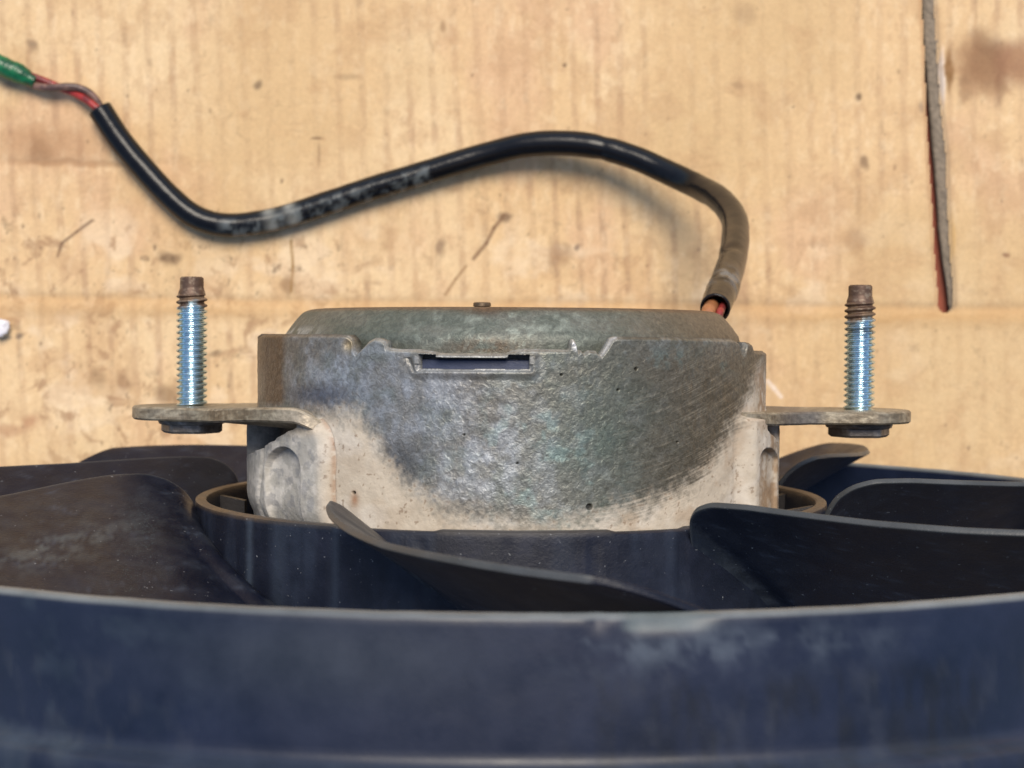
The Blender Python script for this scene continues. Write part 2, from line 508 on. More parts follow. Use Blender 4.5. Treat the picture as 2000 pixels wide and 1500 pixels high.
def slit_edge():
    """frayed grey corrugated core bared along the slit"""
    ys = np.linspace(-40, 611, 260)
    rows = []
    cols = []
    m = 9
    for i, py in enumerate(ys):
        l = np.interp(py, [p[0] for p in SLIT_L], [p[1] for p in SLIT_L]); r = np.interp(py, [p[0] for p in SLIT_R], [p[1] for p in SLIT_R])
        red = np.interp(py, [-40, 120, 200, 330, 450, 560, 600, 612], [0, 0, 3.5, 8, 9, 17, 19, 13])
        l2 = l + red + 1.5 * (vnoise(i / 3.0, 0.5, 0.5) - 0.5)
        for j in range(m):
            t = j / (m - 1)
            px = l2 - 2 * (red == 0) + (r + 3 - l2) * t
            z = -2.2 + 1.5 * t + 0.5 * (fbm(i / 3.0, j / 1.5, 1.0, 2) - 0.5) - (1.5 if j == 0 else 0)
            rows.append(ground_pt(px, py, z))
            g = fbm(i / 2.5, j / 1.3, 7.0, 3)
            c = lin(140, 126, 108) * (0.55 + 0.8 * g)
            cols.append(c)
    V = np.array(rows)
    o = mesh_from("torn_edge", V, grid_faces(len(ys), m), M_CARD, bpy.data.objects["cardboard"], True, np.array(cols))
slit_edge()

# paper crumb at the left edge
def crumb():
    import bmesh
    bm = bmesh.new()
    bmesh.ops.create_icosphere(bm, subdivisions=3, radius=1.0)
    c = ground_pt(2, 640, 1.4)
    for v in bm.verts:
        n = float(fbm(v.co.x * 1.7 + 5, v.co.y * 1.7 + 3, v.co.z * 1.7, 3))
        v.co *= 0.35 + 1.3 * n
        v.co.x *= 2.2; v.co.y *= 2.4; v.co.z *= 1.6
        if v.co.z < -1.0: v.co.z = -1.0
    me = bpy.data.meshes.new("paper_scrap")
    V = np.array([v.co[:] for v in bm.verts]); Fc = [[v.index for v in f.verts] for f in bm.faces]
    bm.free()
    o = mesh_from("paper_scrap", V, Fc, mat_attr("white_paper", 0.7, 0, 900, 0.3), None, True, np.ones((len(V), 3)) * lin(225, 222, 226), loc=tuple(c))
    o["label"] = "crumpled white scrap lying on the cardboard at the left edge, below the green tape"
    o["category"] = "paper scrap"
crumb()

# ------------------------------------------------------------------ motor housing
R0 = 49.2
PROF = [(400, 655), (500, 662), (504, 657), (515, 655), (640, 655), (672, 656), (679, 664), (684, 682), (692, 692), (700, 684), (716, 668), (728, 661), (738, 664),
        (748, 668), (750, 680), (770, 683), (812, 683), (835, 686), (850, 689), (865, 690), (985, 690), (1000, 684), (1020, 681), (1112, 682), (1115, 664), (1119, 661), (1124, 668), (1128, 688), (1134, 682),
        (1140, 690), (1150, 683), (1164, 684), (1168, 690), (1174, 693), (1184, 680), (1196, 660), (1206, 656), (1300, 656), (1432, 659), (1442, 664), (1446, 680), (1452, 692), (1457, 680), (1459, 665), (1468, 667), (1472, 683), (1600, 684)]
WINX = (816, 1034)
def housing():
    nph = 1500
    # denser on the camera side
    u = np.linspace(-1, 1, nph, endpoint=False)
    ph = pi * (0.62 * u + 0.38 * u ** 3)
    nv = 280
    t = np.linspace(0, 1, nv)
    px = px_of(ph, R0)
    dep = D - R0 * np.cos(ph)
    front = np.abs(ph) < radians(80)
    py_top = np.interp(px, [p[0] for p in PROF], [p[1] for p in PROF])
    Ytop = np.where(front, (660 - py_top) * dep / F, 0.0)
    back = (660 - 655) * D / F
    Ytop = np.where(ph < -radians(80), back, np.where(ph > radians(80), -2.2, Ytop))
    Ybot = -34.0
    PH = np.repeat(ph[:, None], nv, 1)
    Y = Ybot + (Ytop[:, None] - Ybot) * (t[None, :])
    dep2 = np.repeat(dep[:, None], nv, 1)
    PX = np.repeat(px[:, None], nv, 1)
    PY = 660 - Y * F / dep2
    R = np.full_like(Y, R0)
    # rounding at the top edge
    e = Ytop[:, None] - Y
    R -= 0.7 * sst(0.8, 0.0, e) ** 2
    # left boss and right boss below the lugs
    lim = sst(-13.3, -14.6, Y)
    pl, pr = phi_of(648, R0), phi_of(1442, R0)
    bx_l = 604 + 44 * np.sqrt(np.clip(1 - (np.clip(Y + 20.5, 0, 7.0) / 7.0) ** 2, 0, 1))
    bl = sst(12, -14, PX - bx_l) * lim * (PH > -2.4)
    bl = np.where(PH < -1.2, lim * (PH > -2.4), bl)
    br = sst(pr - 0.035, pr + 0.05, PH) * lim * (PH < 2.4)
    rb = sst(-34.0, -29.0, Y)
    R += 2.0 * bl * np.sqrt(rb * 0.9 + 0.1) + 2.6 * br
    # crack between boss and dust slope
    R -= 0.35 * bump1(PX, bx_l + 5 + 6 * (fbm(Y / 3, 0.2, 0.3, 2) - .5), 2.4) * sst(-13.8, -14.5, Y) * (np.abs(PH) < 1.5)
    # scallops with an arched top
    def scallop(pc, hw, ytop, depth, r_):
        PXb = CX + F * r_ * np.sin(PH) / (D - r_ * np.cos(PH))
        PYb = 660 - Y * F / (D - r_ * np.cos(PH))
        x = (PXb - pc) / hw
        arch = ytop + hw * 1.35 * (1 - np.sqrt(np.clip(1 - x * x, 0, 1)))
        inside = (np.abs(x) < 1) & (np.abs(PH) < radians(85))
        return np.where(inside, depth * np.sqrt(np.clip(1 - x * x, 0, 1)) ** 0.6 * sst(arch - 1, arch + 3, PYb), 0)
    R -= scallop(549, 34, 876, 2.1, 51.3)
    R -= scallop(1500, 17, 872, 1.7, 51.6)
    R -= 0.6 * bump1(PX, 530 - .08 * (PY - 900) + 5 * (fbm(Y / 2.5, 0.7, 0.3, 3) - .5), 2.2) * sst(-18.5, -20, Y) * (np.abs(PH) < 1.4)
    # undercut pockets below the lugs
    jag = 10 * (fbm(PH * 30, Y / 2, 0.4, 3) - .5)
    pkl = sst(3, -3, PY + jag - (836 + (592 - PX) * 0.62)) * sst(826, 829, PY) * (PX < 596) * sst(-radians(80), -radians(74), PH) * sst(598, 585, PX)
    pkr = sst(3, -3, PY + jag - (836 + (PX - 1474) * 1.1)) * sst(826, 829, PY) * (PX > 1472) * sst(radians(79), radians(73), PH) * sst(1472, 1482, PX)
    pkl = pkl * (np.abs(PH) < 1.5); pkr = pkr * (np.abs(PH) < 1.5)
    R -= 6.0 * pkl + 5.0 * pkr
    # slot: rim ridge
    win = (PX > WINX[0]) & (PX < WINX[1]) & (PY < 722) & (PY > np.where((PX < 852) | (PX > 990), 692, 698.5)) & front[:, None]
    dx = np.maximum(np.maximum(WINX[0] - PX, PX - WINX[1]), 0); dy = np.maximum(PY - 722, 0) + np.maximum(697 - PY, 0)
    dd = np.hypot(dx, dy)
    R += 0.35 * sst(22, 6, dd) * front[:, None] * (PY > 690) - 0.5 * sst(7, 0, dd) * front[:, None] * (PY > 712)
    R -= 0.3 * bump1(PX, 806 + (722 - PY) * -0.5, 5) * (PY > 700) * (PY < 730) * front[:, None]
    # casting unevenness
    Xc, Zc = R * np.sin(PH), R * np.cos(PH)
    R += 0.25 * (fbm(Xc / 9, Y / 9, Zc / 9, 3) - 0.5) + 0.22 * (fbm(Xc / 1.6, Y / 1.6, Zc / 1.6, 3) - 0.5)
    # V groove's broken chip
    chip = bump1(PX, 676, 9) * bump1(PY, 674, 14) * front[:, None]
    R -= 0.8 * chip
    # pits
    pit = [(1152, 990, 6), (1240, 719, 3), (1095, 731, 2.5), (905, 850, 2), (1205, 760, 2), (1010, 905, 2), (1322, 862, 2), (690, 965, 3.5)]
    PXs = CX + F * R0 * np.sin(PH) / (D - R0 * np.cos(PH))
    pm = np.zeros_like(R)
    for x0, y0, s in pit:
        pm = np.maximum(pm, sst(1.2, 0.7, np.hypot(PX - x0, (PY - y0)) / s) * front[:, None])
    R -= 0.6 * pm
    # -------- colour
    n1 = fbm(Xc / 6, Y / 6, Zc / 6, 4); n2 = fbm(Xc / 2.2, Y / 2.2, Zc / 2.2, 4); n3 = fbm(Xc / 0.8, Y / 0.8, Zc / 0.8, 3)
    C = np.ones(R.shape + (3,)) * lin(120, 117, 109)
    C = mixc(C, lin(98, 106, 98), sst(0.45, 0.65, n1) * 0.6)
    C = mixc(C, lin(98, 90, 78), sst(0.42, 0.66, fbm(Xc / 11, Y / 11, Zc / 11 + 4, 3)) * 0.6)
    C = mixc(C, lin(160, 162, 162), sst(0.50, 0.70, n2) * 0.30)
    # bluish-white bloom on the left and in the middle
    bloom = np.maximum(bump1(PX, 660, 110) * bump1(PY, 740, 90), 0.9 * bump1(PX, 800, 140) * bump1(PY, 790, 120))
    bloom = np.maximum(bloom, 0.9 * bump1(PX, 960, 170) * bump1(PY, 900, 120))
    C = mixc(C, lin(164, 170, 180), bloom * (0.35 + 0.65 * sst(0.34, 0.70, n2)) * 0.72)
    C = mixc(C, lin(60, 70, 92), bump1(PX, 620, 70) * bump1(PY, 775, 26) * 0.75)
    C = mixc(C, lin(66, 74, 84), bump1(PX, 780, 50) * bump1(PY, 905, 40) * 0.6)
    C = mixc(C, lin(140, 165, 165), sst(0.52, 0.68, fbm(Xc / 3.2, Y / 3.2, Zc / 3.2 + 20, 4)) * bump1(PX, 1070, 160) * bump1(PY, 900, 130) * 0.6)
    C = mixc(C, lin(84, 98, 88), bump1(PX, 1180, 160) * bump1(PY, 850, 160) * 0.6)
    # brushed brown area on the right, strokes run along an arc
    ang = (PX - 1000) * 0.10 + (PY - 700) * 1.0 + 0.0011 * (PX - 1150) ** 2 * np.sign(PX - 1150)
    br_m = sst(1150, 1330, PX) * sst(650, 720, PY) * front[:, None]
    strokes = fbm((PX - 0.2 * PY) / 70.0, ang / 2.2, 3.0, 5, .7)
    C = mixc(C, lin(92, 84, 70), br_m * 0.75)
    C = mixc(C, lin(160, 150, 132), br_m * sst(0.50, 0.78, strokes) * 0.5)
    C = mixc(C, lin(100, 118, 112), br_m * sst(0.55, 0.7, n2) * bump1(PY, 690, 26) * 0.7)
    # dust line
    bx = [380, 560, 600, 650, 700, 740, 790, 870, 980, 1060, 1150, 1250, 1350, 1400, 1440, 1475, 1500, 1620]
    by = [850, 838, 812, 800, 806, 862, 935, 990, 1019, 1024, 1012, 985, 935, 872, 800, 722, 690, 680]
    bound = np.interp(PX, bx, by)
    dist = PY - bound + 26 * (n1 - 0.5) + 24 * (n2 - 0.5)
    rgt = sst(1050, 1300, PX)
    dist = dist + rgt * 60 * (strokes - 0.5)
    dist = dist + 60 * (n3 - .5)
    dust = sst(-34, 48, dist) * np.where(np.abs(PH) < radians(85), 1, 1)
    dust = np.where(np.abs(PH) > radians(85), (Y < -14) * 1.0, dust)
    boss_l = (bl > 0.5) & (np.abs(PH) < 1.57)
    dcol = np.ones_like(C) * lin(196, 184, 166)
    dcol = mixc(dcol, lin(212, 204, 192), sst(0.45, 0.65, n1) * 0.6)
    dcol = mixc(dcol, lin(172, 150, 126), sst(0.52, 0.7, fbm(Xc / 5, Y / 5, Zc / 5 + 9, 4)) * 0.55 * (0.4 + 0.6 * rgt))
    dcol = mixc(dcol, lin(120, 96, 74), sst(0.68, 0.76, n3) * 0.6)
    dcol = mixc(dcol, lin(150, 105, 72), np.clip(bump1(PX, 692, 8) * bump1(PY, 978, 14) + 0.6 * bump1(PX, bx_l + 5, 2.6) * (PY > 820) * sst(.3, .5, n3), 0, 1) * 0.8 * front[:, None])
    C = mixc(C, dcol, dust)
    # left boss: grey rubbed metal with whitish scuffs
    bm_ = boss_l * sst(-16, -18, Y) * sst(650, 625, PX)
    bc = mixc(np.ones_like(C) * lin(168, 168, 164), lin(205, 203, 198), sst(0.42, 0.64, n2))
    bc = mixc(bc, lin(116, 122, 132), sst(0.55, 0.68, fbm(Xc / 1.5, Y / 1.5, Zc / 1.5 + 3, 4)) * 0.6)
    C = mixc(C, bc, bm_ * 0.8)
    dust = np.maximum(dust, bm_ * 0.75)
    # rust-brown stain near the left edge, right edge rubbed tan
    rs = sst(560, 545, PX + 8 * (n1 - .5)) * sst(802, 782, PY) * sst(470, 500, PX)
    C = mixc(C, lin(96, 74, 50), rs * 0.85)
    C = mixc(C, lin(140, 134, 124), sst(522, 508, PX) * sst(700, 760, PY) * 0.4)
    C = mixc(C, lin(150, 120, 88), sst(1466, 1484, PX) * sst(690, 740, PY) * sst(.35, .6, n2) * 0.8)
    C = mixc(C, lin(100, 88, 74), sst(1478, 1490, PX) * sst(740, 690, PY) * 0.6)
    # bright worn edge of the notched rim
    ed = sst(0.9, 0.25, e) * sst(690, 720, PX) * sst(1230, 1200, PX)
    C = mixc(C, lin(160, 158, 152), ed * 0.55)
    C = mixc(C, lin(205, 205, 205), sst(10, 2, np.hypot((PX - 1124) * .7, (PY - 672) * .5)) * 0.9)
    C = mixc(C, lin(205, 205, 205), sst(9, 3, np.abs((PX - 1190) + (PY - 675) * 0.55)) * (PY < 696) * sst(6, 0, e * 10) * 0.8)
    C = mixc(C, lin(172, 172, 170), (sst(9, 3, dd) * (PY > 696)) * 0.4 * front[:, None])
    C = mixc(C, lin(150, 132, 100), np.clip(chip, 0, 1) * 0.9)
    C = mixc(C, lin(84, 82, 78), sst(0.55, 0.0, e) * (1 - ed) * 0.5)
    C = mixc(C, lin(28, 28, 28), pm * 0.85)
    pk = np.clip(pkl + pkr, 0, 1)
    C = mixc(C, lin(34, 26, 20), pk * .95)  # shadow of the lugs painted into the pockets as near-black brown
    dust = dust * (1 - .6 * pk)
    V = np.stack([R * np.sin(PH), Y, AX + R * np.cos(PH)], -1)
    idx = lambda i, j: (i % nph) * nv + j
    f = grid_faces(nph, nv, wrap=True)
    wf = win.ravel()[f].sum(1) >= 3
    kept = f[~wf]
    # hole walls
    V = V.reshape(-1, 3)
    from collections import Counter
    ed_k = set()
    fk = f[wf]
    cnt = Counter()
    dirn = {}
    for q in fk:
        for a, b in zip(q, np.roll(q, -1)):
            k = (min(a, b), max(a, b)); cnt[k] += 1; dirn[k] = (a, b)
    extra_v, extra_f, m_ = [], [], {}
    PHf, Rf, Yf = PH.ravel(), R.ravel(), Y.ravel()
    base = len(V)
    def inner(a):
        if a not in m_:
            m_[a] = base + len(extra_v)
            r_ = Rf[a] - 2.4
            extra_v.append((r_ * sin(PHf[a]), Yf[a], AX + r_ * cos(PHf[a])))
        return m_[a]
    for k, c in cnt.items():
        if c == 1:
            a, b = dirn[k]
            extra_f.append((a, b, inner(b), inner(a)))
    # inner wall of the can at the rim
    top = np.arange(nph) * nv + nv - 1
    b2 = base + len(extra_v)
    ring_v = []
    for lay, (dr, dyy) in enumerate(((1.9, 0.0), (2.1, -8.0))):
        for i in range(nph):
            r_ = R[i, -1] - dr
            ring_v.append((r_ * sin(ph[i]), Y[i, -1] + dyy - 0.15 * lay, AX + r_ * cos(ph[i])))
    rf = []
    for i in range(nph):
        k = (i + 1) % nph
        rf.append((top[i], top[k], b2 + k, b2 + i))
        rf.append((b2 + i, b2 + k, b2 + nph + k, b2 + nph + i))
    V2 = np.vstack([V, np.array(extra_v), np.array(ring_v)])
    F2 = np.vstack([kept, np.array(extra_f), np.array(rf)])
    ncol = C.reshape(-1, 3)
    c2 = np.vstack([ncol, np.ones((len(extra_v), 3)) * lin(120, 120, 118), np.repeat(C[None, :, -1, :], 2, 0).reshape(-1, 3)])
    d2 = np.concatenate([dust.ravel(), np.zeros(len(extra_v) + len(ring_v))])
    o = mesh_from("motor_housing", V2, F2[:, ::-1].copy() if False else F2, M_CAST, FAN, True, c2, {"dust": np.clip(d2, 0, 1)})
    return o
HOUSE = housing()

def slot_insert():
    """dark blue plastic brush holder seen through the slot"""
    r = R0 - 1.5
    p0, p1 = phi_of(812, R0 - 1.5), phi_of(1038, R0 - 1.5)
    ya = lambda py: (660 - py) * (D - r) / F
    prof = [(r - 2, ya(703)), (r - .25, ya(702.5)), (r, ya(705)), (r, ya(735)), (r - 2, ya(735))]
    o = revolve("brush_holder", prof, 60, M_PLAST, HOUSE, phi0=p0, phi1=p1, colorf=lambda a, b, c: np.ones((len(a), 3)) * lin(52, 60, 84))
    # dark inner can behind
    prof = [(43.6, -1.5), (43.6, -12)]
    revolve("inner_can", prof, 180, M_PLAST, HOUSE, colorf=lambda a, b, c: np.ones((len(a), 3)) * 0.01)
slot_insert()

def cast_color_cover(a, r, y):
    X, Z = r * np.sin(a), r * np.cos(a)
    px = px_of(a, 42.0)
    n1 = fbm(X / 7, y / 3, Z / 7 + 2, 4); n2 = fbm(X / 1.8, y / 1.5, Z / 1.8, 4)
    C = np.ones((len(a), 3)) * lin(104, 106, 98)
    C = mixc(C, lin(84, 92, 84), sst(.4, .6, n1) * .6)
    C = mixc(C, lin(110, 92, 72), sst(1100, 1400, px) * 0.6 * (np.abs(a) < 1.6))
    C = mixc(C, lin(92, 70, 48), bump1(px, 950, 70) * bump1(y, -1.6, 1.4) * sst(.35, .55, n2) * .9)
    C = mixc(C, lin(88, 66, 48), bump1(px, 945, 50) * bump1(y, 4.6, .8) * .7)
    C = mixc(C, lin(140, 146, 136), sst(.52, .68, n2) * bump1(px, 1000, 190) * .75)
    C = mixc(C, lin(176, 178, 176), sst(.5, .62, n2) * bump1(px, 590, 40) * sst(2.6, .5, y) * .8)
    C = mixc(C, lin(96, 68, 48), sst(4.4, 5.2, y) * .6)
    return C
def cover():
    prof = [(44.2, -6), (44.2, -1.0), (44.1, -0.2), (43.9, .5), (43.4, 1.2), (42.6, 2.3), (41.8, 3.3), (41.1, 4.1), (40.4, 4.7), (39.4, 5.1), (38.2, 5.3), (36, 5.35), (25, 5.4), (12, 5.4), (6, 5.4), (0.3, 5.4)]
    P = resample([(a, b, 0) for a, b in prof], 90)[:, :2]
    def disp(ph, r, y):
        X, Z = r * np.sin(ph), r * np.cos(ph)
        n = fbm(X / 2.0, y / 2.0, Z / 2.0, 3) - .5
        return r + .15 * n, y + 0.05 * (fbm(X / 8, 0.5, Z / 8, 2) - .5)
    o = revolve("end_cover", P, 900, M_CAST, HOUSE, disp=disp, colorf=cast_color_cover, autosm=0)
    a = o.data.attributes.new("dust", 'FLOAT', 'POINT')
    a.data.foreach_set("value", np.full(len(o.data.vertices), 0.15))
    # rivet on the cover
    prof = [(0.05, 6.95), (1.5, 6.95), (1.72, 6.75), (1.75, 6.2), (1.45, 6.0), (1.45, 5.3)]
    s = revolve("rivet", prof, 32, M_LUG, HOUSE, axis=(-5.9, 0, AX), colorf=lambda a, b, c: np.ones((len(a), 3)) * lin(100, 84, 66))
cover()

# ------------------------------------------------------------------ lugs
def slab(name, outline, ytop, th, mat, parent, bev=0.35, colorf=None, slope=None):
    """flat plate: outline in x,z (mm, counterclockwise seen from +y), extruded down in y, with a bevelled edge"""
    O = np.array(outline, float)
    n = len(O)
    c = O.mean(0)
    T = np.roll(O, -1, 0) - np.roll(O, 1, 0); T /= np.linalg.norm(T, axis=1)[:, None]
    Nn = np.stack([T[:, 1], -T[:, 0]], -1)
    if ((O + Nn - c) ** 2).sum() < ((O - Nn - c) ** 2).sum(): Nn = -Nn
    V, layers = [], [(-2.2, 0), (-bev, 0), (0, -bev)] + [(0, -bev - (th - 2 * bev) * k / 6) for k in range(1, 7)] + [(-bev, -th), (-2.2, -th)]
    for off, dy in layers:
        P = O + Nn * off
        for i, p in enumerate(P):
            y = ytop + dy + (slope(p[0], p[1]) if slope else 0)
            V.append((p[0], y, p[1]))
    V = np.array(V)
    V[:, 1] += 0.10 * (fbm(V[:, 0] / 2.0, V[:, 1], V[:, 2] / 2.0, 3) - .5)
    f = []
    for k in range(len(layers) - 1):
        for i in range(n):
            j = (i + 1) % n
            f.append((k * n + i, k * n + j, (k + 1) * n + j, (k + 1) * n + i))
    f.append(tuple(range(n))[::-1]); f.append(tuple(range((len(layers) - 1) * n, len(layers) * n)))
    col = colorf(V) if colorf else None
    o = mesh_from(name, V, f, mat, parent, True, col)
    sharp_by_angle(o, 35)
    return o
def lugcol(V):
    n = fbm(V[:, 0] / 2.5, V[:, 1] / 1.2, V[:, 2] / 2.5, 4); n2 = fbm(V[:, 0] / .8, V[:, 1] / .8, V[:, 2] / .8, 3)
    C = np.ones((len(V), 3)) * lin(150, 140, 122)
    C = mixc(C, lin(118, 106, 88), sst(.4, .6, n) * .8)
    C = mixc(C, lin(182, 172, 150), sst(.52, .66, n2) * .7)
    C = mixc(C, lin(198, 184, 162), sst(-43, -37, V[:, 0]) * (V[:, 0] < 0) * .8)
    return C
def smooth_outline(pts, n=140):
    P = np.array(pts + pts[:1], float)
    out = resample([(a, 0, b) for a, b in P], n)[:-1]
    return [(p[0], p[2]) for p in out]
def arc(cx, cz, r, a0, a1, n=14):
    return [(cx + r * cos(a), cz + r * sin(a)) for a in np.linspace(a0, a1, n)]
LB, RB = (-62.6, 0.5), (68.0, 0.5)
def lugs():
    # left: broad arm reaching forward onto the boss
    o = [(-29, 36.0), (-33, 37.6), (-36.0, 38.4), (-40, 36.2), (-44.5, 32.8), (-49, 28), (-53, 22.2), (-56, 17.0), (-59, 13.3), (-62.5, 11.4), (-67, 10.2)] + arc(LB[0] - .5, 0, 11.0, radians(115), radians(245), 14) + \
        [(-60, -11.0), (-52, -14), (-44, -20), (-38, -26)] + [(-25, -20), (-22, 20)]
    o = [(p[0], p[1] + AX) for p in o]
    o = resample([(p[0], 0, p[1]) for p in o + o[:1]], 160)[:-1]
    slab("mounting_lug", [(p[0], p[2]) for p in o], -13.6, 2.55, M_LUG, HOUSE, colorf=lugcol,
         slope=lambda x, z: 1.25 * float(sst(12, 38, z - AX)) - 2.2 * max(0.0, min(1.0, (x + 38.5) / 5.5)) ** 2 * (z > AX + 28))
    o = [(37, 26), (42.0, 27.2), (45.5, 24.5), (48.2, 20.5), (51, 16.6), (54.0, 13.4), (58, 11.4), (62, 11.0), (70, 11.0)] + arc(RB[0] - 1, 0, 11.0, radians(62), radians(-62), 14) + [(60, -11), (54, -13), (46, -20), (38, -26), (25, -20), (22, 20)]
    o = [(p[0], p[1] + AX) for p in o]
    o = resample([(p[0], 0, p[1]) for p in o + o[:1]], 160)[:-1]
    def c2(V):
        C = lugcol(V)
        return mixc(C, lin(108, 104, 104), sst(48, 52, V[:, 0]) * sst(60, 57, V[:, 0]) * .6)
    slab("mounting_lug", [(p[0], p[2]) for p in o], -13.6, 2.45, M_LUG, HOUSE, colorf=c2, slope=lambda x, z: 0.8 * float(sst(12, 34, z - AX)))
    # fillet block under the left lug, joining arm and boss
lugs()

# ------------------------------------------------------------------ bolts
def bolt(cx, cz, ytop, ybase, brown_to, seed, label=None):
    Rm, pitch = 3.0, 1.18
    L = ytop - ybase
    nr, ns = 560, 56
    yy = np.linspace(0, L, nr)                # from tip down
    A, S = np.meshgrid(np.linspace(0, 2 * pi, ns, endpoint=False), yy, indexing='xy')
    dog = 3.3
    frac = (S / pitch + A / (2 * pi)) % 1.0
    tri = np.abs(frac - 0.5) * 2
    prof = sst(0.12, 0.85, tri)
    thr = Rm - 0.62 + 0.62 * prof
    dogr = 2.25 + 0.10 * sst(.6, 0, S) * 0 + 0.0 * S
    R = np.where(S < dog, dogr + 0.35 * sst(dog - 1.2, dog, S), 0)
    k = sst(dog - 0.1, dog + 0.5, S)
    thr2 = 2.62 + (thr - 2.62) * sst(dog - .3, dog + 0.7, S)
    R = np.where(k > 0, (1 - k) * 2.6 + k * thr2, R)
    R = np.where(S < dog, 2.28 + 0.32 * sst(dog - 1.3, dog, S), R)
    R = R - 0.25 * sst(0.3, 0.0, S)
    R = R * (1 + 0.012 * (fbm(A * 1.5 + seed, S / 1.2, seed, 3) - .5) * sst(8, 2, S))
    V = np.stack([cx + R * np.sin(A), ytop - S, cz + AX + R * np.cos(A)], -1)
    n = fbm(A * 2 + seed, S / 1.5, 3.0, 3)
    zinc = sst(brown_to - .8, brown_to + .8, S + 3.0 * (n - .5))
    C = np.ones(V.shape) * lin(96, 74, 60)
    C = mixc(C, lin(150, 132, 112), sst(.55, .68, fbm(A * 3 + seed, S / .6, 9.0, 4)) * .6)
    C = mixc(C, lin(128, 106, 84), sst(dog - .3, dog + 1, S) * sst(.35, .6, n) * .8)
    C = mixc(C, lin(200, 224, 234), zinc)
    C = mixc(C, lin(110, 104, 96), bump1(S, brown_to + 1.4, 0.9) * 0.5 * (seed > 5))
    V = V.reshape(-1, 3)
    f = grid_faces(nr, ns)
    wrapf = np.array([(i * ns + ns - 1, (i + 1) * ns + ns - 1, (i + 1) * ns, i * ns) for i in range(nr - 1)])
    f = np.vstack([f, wrapf])
    V = np.vstack([V, [[cx, ytop, cz + AX]]])
    cap = [(len(V) - 1, (j + 1) % ns, j, j) for j in range(ns)]
    faces = [tuple(q) for q in f] + [(len(V) - 1, (j + 1) % ns, j) for j in range(ns)]
    o = mesh_from("bolt", V, faces, M_BOLT, FAN, True, np.vstack([C.reshape(-1, 3), [lin(90, 70, 56)]]), {"zinc": np.append(zinc.ravel(), 0)})
    if label: o["label"] = label
    # hexagon flange head below the lug
    yb = -13.6 - 2.55
    hv, hf = [], []
    lay = [(4.2, 0, 1), (6.35, -0.05, 1), (6.5, -0.35, 1), (6.3, -0.9, 1), (5.9, -1.05, 1), (5.75, -1.15, 0), (5.75, -2.3, 0), (5.2, -2.75, 0), (0.05, -2.75, 0)]
    n = 72
    for r, dy, rnd in lay:
        for j in range(n):
            a = 2 * pi * j / n + 0.35 * seed
            hexr = r * 0.93 / max(cos(((a + pi / 6) % (pi / 3)) - pi / 6), 0.5)
            rr = r if rnd else min(hexr, r * 1.04)
            hv.append((cx + rr * sin(a), yb + dy, cz + AX + rr * cos(a)))
    for k in range(len(lay) - 1):
        for j in range(n):
            q = (j + 1) % n
            hf.append((k * n + j, (k + 1) * n + j, (k + 1) * n + q, k * n + q))
    hv = np.array(hv)
    nn = fbm(hv[:, 0] / 1.5, hv[:, 1], hv[:, 2] / 1.5, 3)
    c = mixc(np.ones((len(hv), 3)) * lin(128, 120, 112), lin(170, 166, 160), sst(.45, .65, nn) * .7)
    h = mesh_from("bolt_head", hv, hf, M_LUG, o, True, c)
    sharp_by_angle(h, 25)
bolt(LB[0], LB[1], 11.55, -17, 5.6, 1.0, "longer-looking bolt on the left lug with a short brown tip")
bolt(RB[0], RB[1], 10.75, -17, 7.4, 9.0, "bolt on the right lug, brown on its upper third")

